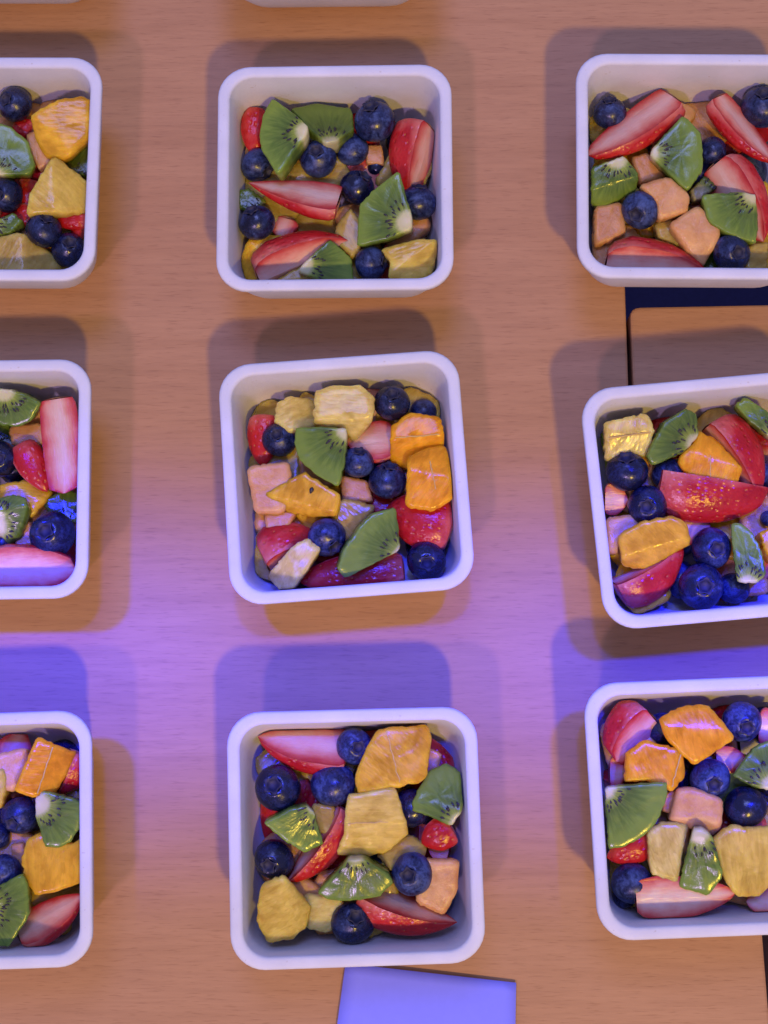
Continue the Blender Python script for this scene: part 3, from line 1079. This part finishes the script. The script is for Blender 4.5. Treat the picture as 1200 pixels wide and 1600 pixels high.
OO(k, [(570, 440), (760, 405), (790, 500), (815, 590), (730, 670), (650, 690), (525, 680), (560, 590)], "yellow citrus block in the middle", z=36, tint="yellow", tilt=(0, 0.05), fold=((550, 550), (800, 545), 0.35), line=((570, 552), (740, 545)))
OO(k, [(215, 810), (300, 775), (350, 830), (402, 900), (388, 985), (330, 1030), (235, 1042), (195, 960), (200, 870)], "yellow citrus block in the corner", z=34, tint="yellow", fold=((310, 780), (340, 1030), 0.5))
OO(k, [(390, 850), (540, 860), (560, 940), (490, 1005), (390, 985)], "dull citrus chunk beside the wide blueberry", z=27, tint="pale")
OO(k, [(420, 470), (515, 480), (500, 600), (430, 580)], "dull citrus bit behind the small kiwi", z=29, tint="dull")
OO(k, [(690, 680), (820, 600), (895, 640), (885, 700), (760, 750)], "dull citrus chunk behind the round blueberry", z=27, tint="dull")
MM(k, [(880, 705), (1030, 708), (1022, 830), (970, 932), (860, 880), (850, 800)], "orange melon cube against the wall", z=30, tilt=(0, 0.05))
MM(k, [(880, 230), (960, 260), (940, 340), (880, 340)], "pale melon bit behind the golden block", z=24, tint="dull")
SS(k, (560, 255), (188, 215), 190, 128, "flat pink strawberry wedge along the wall", z=33, blunt=0.95, pale=1.05)
SS(k, (560, 500), (355, 825), 135, 105, "red strawberry wedge lying beside the yellow block", z=32)
SS(k, (610, 865), (1010, 1015), 150, -108, "magenta strawberry wedge pointing to the corner", z=33, pale=1.1, tip=0.05)
SS(k, (1000, 570), (880, 640), 120, 30, "small magenta strawberry bit under the leaning kiwi", z=31, blunt=0.9)
SS(k, (990, 660), (900, 640), 110, 150, "pink strawberry bit above the melon cube", z=24)

k = "L1"
BB(k, 70, 270, 88, 27, (-30, 5), "pale bloomed blueberry with its crown up")
BB(k, 30, 705, 84, 26, (-30, 20), "blueberry beside the pointed citrus piece")
BB(k, 205, 868, 90, 28, (32, -42), "blueberry resting on dull citrus")
BB(k, 325, 965, 82, 23, (20, -20), "shaded blueberry in the corner", 95)
KK(k, [(0, 362), (60, 390), (130, 450), (165, 560), (140, 607), (0, 612), (-90, 560), (-90, 420)], (-30, 625), "rayed kiwi fan beside the bloomed blueberry", z=36, tilt=(-0.1, 0.1))
KK(k, [(0, 810), (60, 785), (105, 822), (60, 872), (0, 892), (-60, 860)], (-60, 830), "small kiwi sliver above the dull citrus", z=31)
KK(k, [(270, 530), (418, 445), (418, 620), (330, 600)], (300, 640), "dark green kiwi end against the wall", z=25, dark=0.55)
OO(k, [(150, 330), (260, 265), (375, 245), (418, 260), (420, 420), (370, 470), (300, 527), (210, 500), (165, 420)], "rounded yellow chunk by the bloomed blueberry", z=37, tint="gold", tilt=(-0.1, 0.1), fold=((150, 340), (330, 520), 0.6))
OO(k, [(235, 540), (270, 530), (412, 630), (412, 740), (300, 775), (130, 787), (140, 700)], "pointed yellow citrus chunk with a ridge", z=36, tint="yellow", fold=((240, 530), (260, 790), 0.5))
OO(k, [(0, 900), (100, 880), (190, 940), (262, 980), (250, 1065), (0, 1065), (-80, 980)], "dull olive citrus chunk along the wall", z=31, tint="dull", fold=((100, 880), (110, 1065), 0.5))
MM(k, [(125, 420), (170, 400), (230, 510), (250, 540), (180, 580), (130, 480)], "melon bit between kiwi and rounded citrus", z=29)
SS(k, (410, 800), (220, 800), 130, 15, "dark red strawberry below the pointed citrus", z=29)
SS(k, (150, 400), (60, 380), 90, 10, "small red strawberry under the bloomed blueberry", z=26)
SS(k, (150, 800), (50, 830), 120, 30, "dark red strawberry behind the kiwi sliver", z=25)
SS(k, (390, 870), (330, 870), 100, 30, "dark strawberry bit above the corner blueberry", z=25)

k = "L2"
BB(k, 0, 500, 86, 27, (15, 15), "blueberry beside the bright red strawberry tip")
BB(k, 245, 855, 108, 27, (-14, -4), "large blueberry with wide ringed crown", 114)
BB(k, 15, 895, 60, 20, None, "deep blueberry under the lower kiwi")
KK(k, [(-60, 172), (40, 175), (120, 200), (192, 240), (152, 320), (90, 350), (0, 347), (-80, 300)], (15, 175), "kiwi wedge seeded along one side", z=35, tilt=(0, 0.3))
KK(k, [(-40, 690), (60, 665), (120, 680), (127, 720), (60, 830), (0, 862), (-70, 800)], (-40, 790), "bright kiwi wedge above the long strawberry", z=34, tilt=(0.1, -0.2), fold=((-40, 745), (130, 715), 0.8), dark=1.1)
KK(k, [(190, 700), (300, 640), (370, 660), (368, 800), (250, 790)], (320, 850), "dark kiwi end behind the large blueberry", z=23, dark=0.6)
SS(k, (272, 225), (308, 665), 165, 165, "long pale strawberry slab with a white end", z=36, pale=1.15, blunt=0.9, tip=0.75, power=3)
SS(k, (100, 430), (225, 650), 130, 35, "bright red strawberry tip", z=32)
SS(k, (-60, 1010), (355, 1010), 190, 145, "long strawberry wedge along the wall", z=34, pale=1.05, tip=0.4)
OO(k, [(0, 620), (150, 590), (230, 650), (150, 770), (0, 700)], "amber citrus chunk between two kiwis", z=27, tint="gold")
MM(k, [(40, 350), (190, 330), (210, 430), (60, 440)], "brownish melon cube below the seeded kiwi", z=24, tint="dull")
MM(k, [(60, 830), (140, 790), (160, 900), (80, 920)], "pale melon bit beside the large blueberry", z=24, tint="dull")

k = "L3"
BB(k, 95, 553, 88, 27, (-22, 40), "blueberry below the ridged orange block")
BB(k, -8, 650, 58, 22, None, "small blueberry against the kiwi half")
BB(k, 22, 815, 82, 27, (-40, 20), "blueberry with violet shine above the kiwi")
KK(k, [(165, 470), (200, 435), (350, 475), (380, 490), (377, 600), (330, 680), (270, 707), (210, 700), (190, 640), (165, 560)], (178, 500), "kiwi wedge with a thick white core", z=36, tilt=(-0.1, 0.1))
KK(k, [(0, 880), (100, 825), (130, 880), (137, 1020), (60, 1140), (40, 1172), (-60, 1155), (-90, 1000)], (-70, 985), "large kiwi wedge in the corner", z=36, tilt=(-0.05, 0.1))
OO(k, [(120, 310), (175, 190), (250, 225), (340, 260), (300, 350), (250, 440), (165, 460), (70, 435)], "bright orange block ridged down its middle", z=38, tint="orange", tilt=(-0.1, 0), fold=((250, 225), (170, 460), 0.7), line=((247, 232), (175, 450)))
OO(k, [(180, 640), (330, 690), (370, 660), (378, 860), (270, 900), (170, 920), (130, 870), (100, 760), (130, 670)], "rounded yellow citrus chunk under the kiwi", z=34, tint="gold", fold=((270, 640), (300, 900), 0.4))
OO(k, [(-60, 330), (25, 340), (25, 420), (0, 515), (-60, 500)], "small yellow citrus corner beside the melon", z=33, tint="yellow")
MM(k, [(-40, 275), (115, 238), (125, 310), (65, 440), (-20, 420)], "salmon melon cube beside the orange block", z=32)
MM(k, [(50, 690), (110, 680), (120, 800), (60, 790)], "melon bit between two blueberries", z=24, tint="dull")
SS(k, (365, 260), (300, 470), 150, 105, "red strawberry wedge behind the white-cored kiwi", z=31)
SS(k, (90, 1120), (395, 945), 160, -132, "pink strawberry wedge pointing at the wall", z=32, pale=1.1)

k = "R1"
BB(k, 398, 380, 90, 24, (-10, -50), "blueberry in the corner behind a strawberry")
BB(k, 553, 870, 100, 28, (-40, 55), "large glossy blueberry beside the melon cubes")
BB(k, 1015, 1090, 100, 28, (22, 28), "large blueberry with a black crown")
BB(k, 915, 568, 58, 28, None, "narrow upright blueberry touching the kiwi", 104)
BB(k, 1170, 348, 115, 27, (-10, -40), "big blueberry beside the upright strawberry")
KK(k, [(770, 385), (865, 480), (872, 660), (795, 772), (710, 700), (600, 590), (612, 560), (690, 470)], (590, 582), "kiwi quarter with dense seeds beside melon", z=37, tilt=(0.05, 0.1))
KK(k, [(305, 650), (420, 612), (470, 592), (545, 680), (540, 760), (370, 840), (305, 830)], (435, 600), "kiwi wedge against the wall", z=34, tilt=(0.05, 0.15), fold=((305, 770), (550, 690), 0.8))
KK(k, [(860, 790), (1060, 775), (1140, 790), (1152, 930), (1142, 1042), (1000, 990), (900, 930)], (1135, 785), "kiwi wedge above the black-crowned blueberry", z=35, tilt=(0, 0.1))
KK(k, [(800, 775), (880, 690), (950, 750), (840, 820)], (860, 800), "dark kiwi bit between two kiwi quarters", z=26, dark=0.55)
SS(k, (730, 300), (300, 605), 215, 128, "long glossy strawberry wedge by the corner", z=37, blunt=0.9, tip=0.2)
SS(k, (940, 300), (1225, 640), 170, -128, "upright strawberry wedge, half red half pale", z=36, blunt=0.85)
SS(k, (980, 600), (1230, 990), 215, 115, "wet shiny strawberry wedge", z=37, pale=1.1)
SS(k, (390, 1095), (910, 1150), 215, 120, "rosy strawberry wedge along the wall", z=35, blunt=0.6, pale=1.1)
MM(k, [(555, 745), (700, 700), (800, 790), (792, 870), (730, 892), (650, 912), (640, 830)], "apricot melon cube under the kiwi quarter", z=34, tilt=(0, 0.1))
MM(k, [(705, 940), (850, 845), (957, 960), (950, 1010), (880, 1132), (800, 1060)], "apricot melon cube beside the crowned blueberry", z=33, fold=((705, 950), (950, 1000), 0.3))
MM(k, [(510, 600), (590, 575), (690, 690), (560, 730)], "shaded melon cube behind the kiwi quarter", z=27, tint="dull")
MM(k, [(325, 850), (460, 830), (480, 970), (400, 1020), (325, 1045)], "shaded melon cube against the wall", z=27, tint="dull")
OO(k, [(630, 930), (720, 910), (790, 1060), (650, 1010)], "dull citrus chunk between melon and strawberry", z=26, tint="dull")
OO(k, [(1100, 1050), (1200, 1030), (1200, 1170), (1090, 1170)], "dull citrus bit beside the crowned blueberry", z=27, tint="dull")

k = "R2"
BB(k, 465, 555, 120, 28, (-15, -60), "wide smooth blueberry under the yellow block", 104)
BB(k, 682, 572, 92, 25, None, "blueberry between kiwi and glossy strawberry")
BB(k, 572, 735, 106, 28, (-20, 20), "bloomed blueberry in the trio")
BB(k, 905, 955, 106, 27, (15, 18), "blueberry with a brownish crown", 110)
BB(k, 850, 1155, 128, 28, (5, 10), "widest blueberry by the wall", 110)
BB(k, 1020, 1165, 84, 22, None, "shaded blueberry beside the widest one")
BB(k, 1205, 800, 45, 24, None, "small dark blueberry past the glossy strawberry")
KK(k, [(780, 225), (835, 260), (842, 370), (760, 460), (600, 527), (570, 480), (600, 410), (660, 300)], (830, 420), "dark kiwi wedge white-cornered", z=36, tilt=(-0.1, 0.2), dark=0.85)
KK(k, [(1030, 210), (1080, 165), (1200, 240), (1260, 320), (1240, 400), (1120, 310)], (1250, 400), "kiwi wedge behind the red strawberry", z=34, tilt=(0, 0.1))
KK(k, [(1005, 830), (1050, 820), (1110, 860), (1165, 960), (1192, 1090), (1140, 1137), (1040, 1132), (1015, 960)], (1095, 1165), "upright kiwi slice, pale end down", z=37, tilt=(0.2, 0), dark=1.1)
OO(k, [(355, 300), (560, 255), (595, 300), (607, 345), (570, 460), (480, 450), (370, 480)], "yellow citrus block stepped in two bands", z=36, tint="pale", fold=((355, 355), (607, 335), 0.5), line=((370, 382), (590, 350)))
OO(k, [(740, 490), (830, 400), (850, 345), (940, 390), (1062, 540), (1020, 637), (880, 627), (790, 590)], "bright orange chunk beside the dark kiwi", z=35, tint="orange", tilt=(0, 0.1), line=((900, 470), (900, 600)))
OO(k, [(430, 890), (560, 820), (700, 795), (770, 830), (792, 940), (680, 1000), (580, 1067), (455, 1042)], "gold chunk below the bloomed blueberry", z=36, tint="gold", tilt=(0, 0.2), fold=((455, 1000), (790, 900), 0.6))
OO(k, [(1160, 870), (1230, 850), (1240, 1020), (1180, 960)], "yellow citrus corner beside the upright kiwi", z=33, tint="gold")
SS(k, (640, 650), (1215, 745), 235, -94, "glossy deep red strawberry wedge", z=37, blunt=0.8, tip=0.3)
SS(k, (965, 265), (1235, 640), 185, 95, "red strawberry wedge behind the orange chunk", z=36)
SS(k, (440, 1195), (810, 990), 195, -100, "red strawberry wedge in the corner", z=33, blunt=0.8)
SS(k, (350, 700), (470, 700), 150, 150, "pink strawberry bit against the wall", z=27)
SS(k, (760, 850), (900, 860), 150, 160, "pink strawberry bit below the glossy one", z=25)
SS(k, (1060, 640), (1190, 690), 120, 160, "pink strawberry bit behind the glossy one", z=26)
MM(k, [(360, 800), (500, 780), (530, 830), (430, 890), (420, 980), (375, 970)], "salmon melon cube against the wall", z=29)
MM(k, [(1080, 1120), (1200, 1110), (1200, 1190), (1080, 1200)], "shaded melon bit under the upright kiwi", z=24, tint="dull")

k = "R3"
BB(k, 1060, 300, 104, 27, (10, 40), "blueberry beside the orange diamond", 110)
BB(k, 890, 605, 106, 28, (5, 35), "blueberry above the melon cube")
BB(k, 1080, 755, 118, 28, None, "wide blueberry beside the melon cube", 104)
BB(k, 470, 1165, 108, 25, None, "blueberry in the corner at the wall")
BB(k, 630, 335, 85, 21, None, "deep dark blueberry behind the orange diamond")
BB(k, 430, 1240, 60, 18, None, "deep blueberry under the corner one")
KK(k, [(325, 650), (430, 640), (662, 625), (657, 720), (600, 850), (530, 920), (420, 977), (345, 987)], (322, 655), "glittering wet kiwi quarter at the wall", z=37, tilt=(0.05, 0.12), dark=1.05)
KK(k, [(800, 880), (850, 870), (905, 920), (962, 1130), (880, 1237), (720, 1190), (760, 1020)], (825, 885), "upright kiwi wedge between two citrus chunks", z=38, tilt=(0.15, 0.2))
KK(k, [(1200, 400), (1120, 440), (1050, 530), (1010, 590), (1100, 640), (1200, 670), (1290, 620), (1290, 430)], (1225, 655), "kiwi wedge beside two blueberries", z=35, tilt=(0.1, 0))
OO(k, [(630, 290), (740, 230), (880, 220), (950, 300), (1017, 390), (810, 527), (740, 470), (660, 380)], "orange diamond-shaped citrus slice", z=38, tint="orange", tilt=(0, 0.08), thick=10)
OO(k, [(450, 470), (540, 405), (737, 455), (757, 590), (690, 672), (560, 612), (440, 622)], "bright orange chunk above the glittering kiwi", z=36, tint="orange", fold=((735, 455), (680, 670), 0.7), line=((735, 470), (685, 650)))
OO(k, [(560, 890), (640, 840), (777, 860), (742, 1020), (720, 1157), (580, 1112)], "pale citrus chunk touching the glittering kiwi", z=34, tint="pale", fold=((735, 850), (700, 1150), 0.5))
OO(k, [(910, 940), (1010, 855), (1080, 880), (1230, 870), (1240, 1160), (1160, 1232), (1040, 1227), (980, 1150)], "large translucent yellow citrus chunk", z=36, tint="yellow", fold=((1100, 870), (1020, 1230), 0.35))
MM(k, [(720, 670), (800, 660), (957, 720), (947, 870), (910, 922), (770, 867), (680, 832)], "salmon melon cube below the blueberry", z=34, tilt=(0, 0.08), fold=((690, 820), (950, 860), 0.9))
MM(k, [(640, 690), (710, 670), (700, 800), (640, 780)], "melon bit beside the glittering kiwi", z=28, tint="dull")
SS(k, (560, 250), (350, 470), 255, -118, "fat strawberry wedge in the corner", z=36, blunt=0.8, tip=0.45)
SS(k, (490, 1245), (1020, 1215), 195, 172, "pale violet strawberry wedge along the wall", z=34, pale=1.25, blunt=0.7)
SS(k, (560, 930), (350, 1050), 150, 50, "wet red strawberry under the glittering kiwi", z=30)
SS(k, (1240, 1270), (1080, 1270), 130, 150, "pale strawberry bit below the translucent citrus", z=28, pale=1.2)
SS(k, (1150, 320), (1260, 330), 170, 160, "pink strawberry bit beside a blueberry", z=30, pale=1.1)
SS(k, (920, 510), (1080, 500), 130, 160, "pink strawberry bit above a blueberry", z=27)
SS(k, (350, 570), (440, 570), 140, 160, "shaded pink strawberry bit at the wall", z=25)

# the layer underneath, glimpsed between the pieces on top; and the tops of the heaps just out of frame
rnd = random.Random(11)
def filler(key, ix, iy, size, ztop, words, grp):
    t = TUBS[key]
    l = Vector((ix, iy))
    w = t.c + t.fwd @ l
    kind = rnd.choices(["straw", "citrus", "melon", "berry", "kiwi"], [3, 3, 2.5, 2.5, 0.3])[0]
    rot = rnd.random() * 6.28
    c = Vector((w.x, w.y, ztop))
    nm = {"straw": "strawberry piece", "citrus": "citrus chunk", "melon": "melon cube", "berry": "blueberry", "kiwi": "kiwi wedge"}[kind]
    near = min((q for q in TOPS if q[0] == key), key=lambda q: (q[2] - w).length) if key in CROPS else (0, "heap", 0)
    lab = "%s %s the %s in the %s" % (nm, words, near[1], t.ref)
    if len(lab.split()) > 16:
        lab = "%s %s the %s" % (nm, words, near[1])
    if kind == "berry":
        me, ce = BERRIES[rnd.randrange(5)]
        r = 0.0088
        h = inner_half(ztop - r) - r
        l.x = max(-h, min(h, l.x)); l.y = max(-h, min(h, l.y))
        w = t.c + t.fwd @ l
        d = Vector((rnd.uniform(-1, 1), rnd.uniform(-1, 1), rnd.uniform(-.2, 1))).normalized()
        o = root("blueberry", Matrix.Translation((w.x, w.y, ztop - r)) @ d.to_track_quat('Z', 'Y').to_matrix().to_4x4() @ Matrix.Diagonal((r, r, r, 1)))
        link("skin", me, None, o)
        link("crown", ce, None, o)
        tag(o, lab, "blueberry")
    elif kind == "straw":
        u = Vector((math.cos(rot), math.sin(rot), 0)) * size * 0.7
        o = straw(key, None, None, 0, rnd.choice((20, 100, -100, 150)), z=ztop * 1000, world=(c - u, c + u, size * 0.95), desc=lab)
    else:
        n = rnd.randint(4, 6)
        poly = [c + Vector((math.cos(rot + 6.283 * i / n), math.sin(rot + 6.283 * i / n), 0)) * size * rnd.uniform(0.55, 0.75) for i in range(n)]
        tl = (rnd.uniform(-.2, .2), rnd.uniform(-.2, .2))
        if kind == "kiwi":
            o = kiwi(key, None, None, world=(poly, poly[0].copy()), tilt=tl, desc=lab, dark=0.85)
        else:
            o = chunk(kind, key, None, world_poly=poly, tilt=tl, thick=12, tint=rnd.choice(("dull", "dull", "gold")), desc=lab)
    o["group"] = grp
for key in CROPS:
    t = TUBS[key]
    for a in range(4):
        for b in range(4):
            ix, iy = (a - 1.5) * 0.0205 + rnd.uniform(-.002, .002), (b - 1.5) * 0.0205 + rnd.uniform(-.002, .002)
            w = t.c + t.fwd @ Vector((ix, iy))
            co = ROT.inverted() @ (Vector((w.x, w.y, 0.02)) - CAM)
            if not -60 < 600 - F_PX * co.x / co.z < 1260:
                continue
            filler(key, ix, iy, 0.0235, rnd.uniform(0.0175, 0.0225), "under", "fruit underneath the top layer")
    if key[0] != "C":
        for a in range(4):
            for b in range(4):
                ix, iy = (a - 1.5) * 0.022 + rnd.uniform(-.002, .002), (b - 1.5) * 0.022 + rnd.uniform(-.002, .002)
                w = t.c + t.fwd @ Vector((ix, iy))
                co = ROT.inverted() @ (Vector((w.x, w.y, 0.03)) - CAM)
                px = 600 - F_PX * co.x / co.z
                if px < -45 or px > 1245:
                    filler(key, ix, iy, 0.022, rnd.uniform(0.030, 0.036), "heaped past", "fruit heaped at the far side")

for key in ("T1", "T2"):
    for a in range(4):
        for b in range(4):
            ix, iy = (a - 1.5) * 0.0215 + rnd.uniform(-.002, .002), (b - 1.5) * 0.0215 + rnd.uniform(-.002, .002)
            filler(key, ix, iy, 0.026, rnd.uniform(0.026, 0.033), "in", "fruit heaped in the tubs at the back")

# ------------------------------------------------------------------ blue paper under the tub's edge
def paper():
    q = [(540, 1505), (806.5, 1535.5), (802, 1760), (505, 1760)]
    z0 = 0.0016
    A, B, C_, D = [at(*p, z0) for p in q]
    n, m = 12, 14
    v, f = [], []
    for j in range(m + 1):
        for i in range(n + 1):
            u, w = i / n, j / m
            p = A.lerp(B, u).lerp(D.lerp(C_, u), w)
            z = z0 + 0.0012 * math.sin(u * 2.6 + 0.4) * (0.4 + w) + 0.0005 * math.sin(w * 5)
            v.append(Vector((p.x, p.y, z)))
    top = len(v)
    v += [p - Vector((0, 0, 0.00025)) for p in v]
    W = n + 1
    for j in range(m):
        for i in range(n):
            a = j * W + i
            f.append((a, a + W, a + W + 1, a + 1))
            f.append((top + a, top + a + 1, top + a + W + 1, top + a + W))
    for i in range(n):
        f.append((i, i + 1, top + i + 1, top + i)); a = m * W + i; f.append((a + 1, a, top + a, top + a + 1))
    for j in range(m):
        a = j * W; f.append((a + W, a, top + a, top + a + W)); a = j * W + n; f.append((a, a + W, top + a + W, top + a))
    o = link("paper_sheet", mesh("paper_sheet", v, f), M_PAPER)
    tag(o, "blue paper sheet lying on the table under a tub's edge", "paper")
paper()
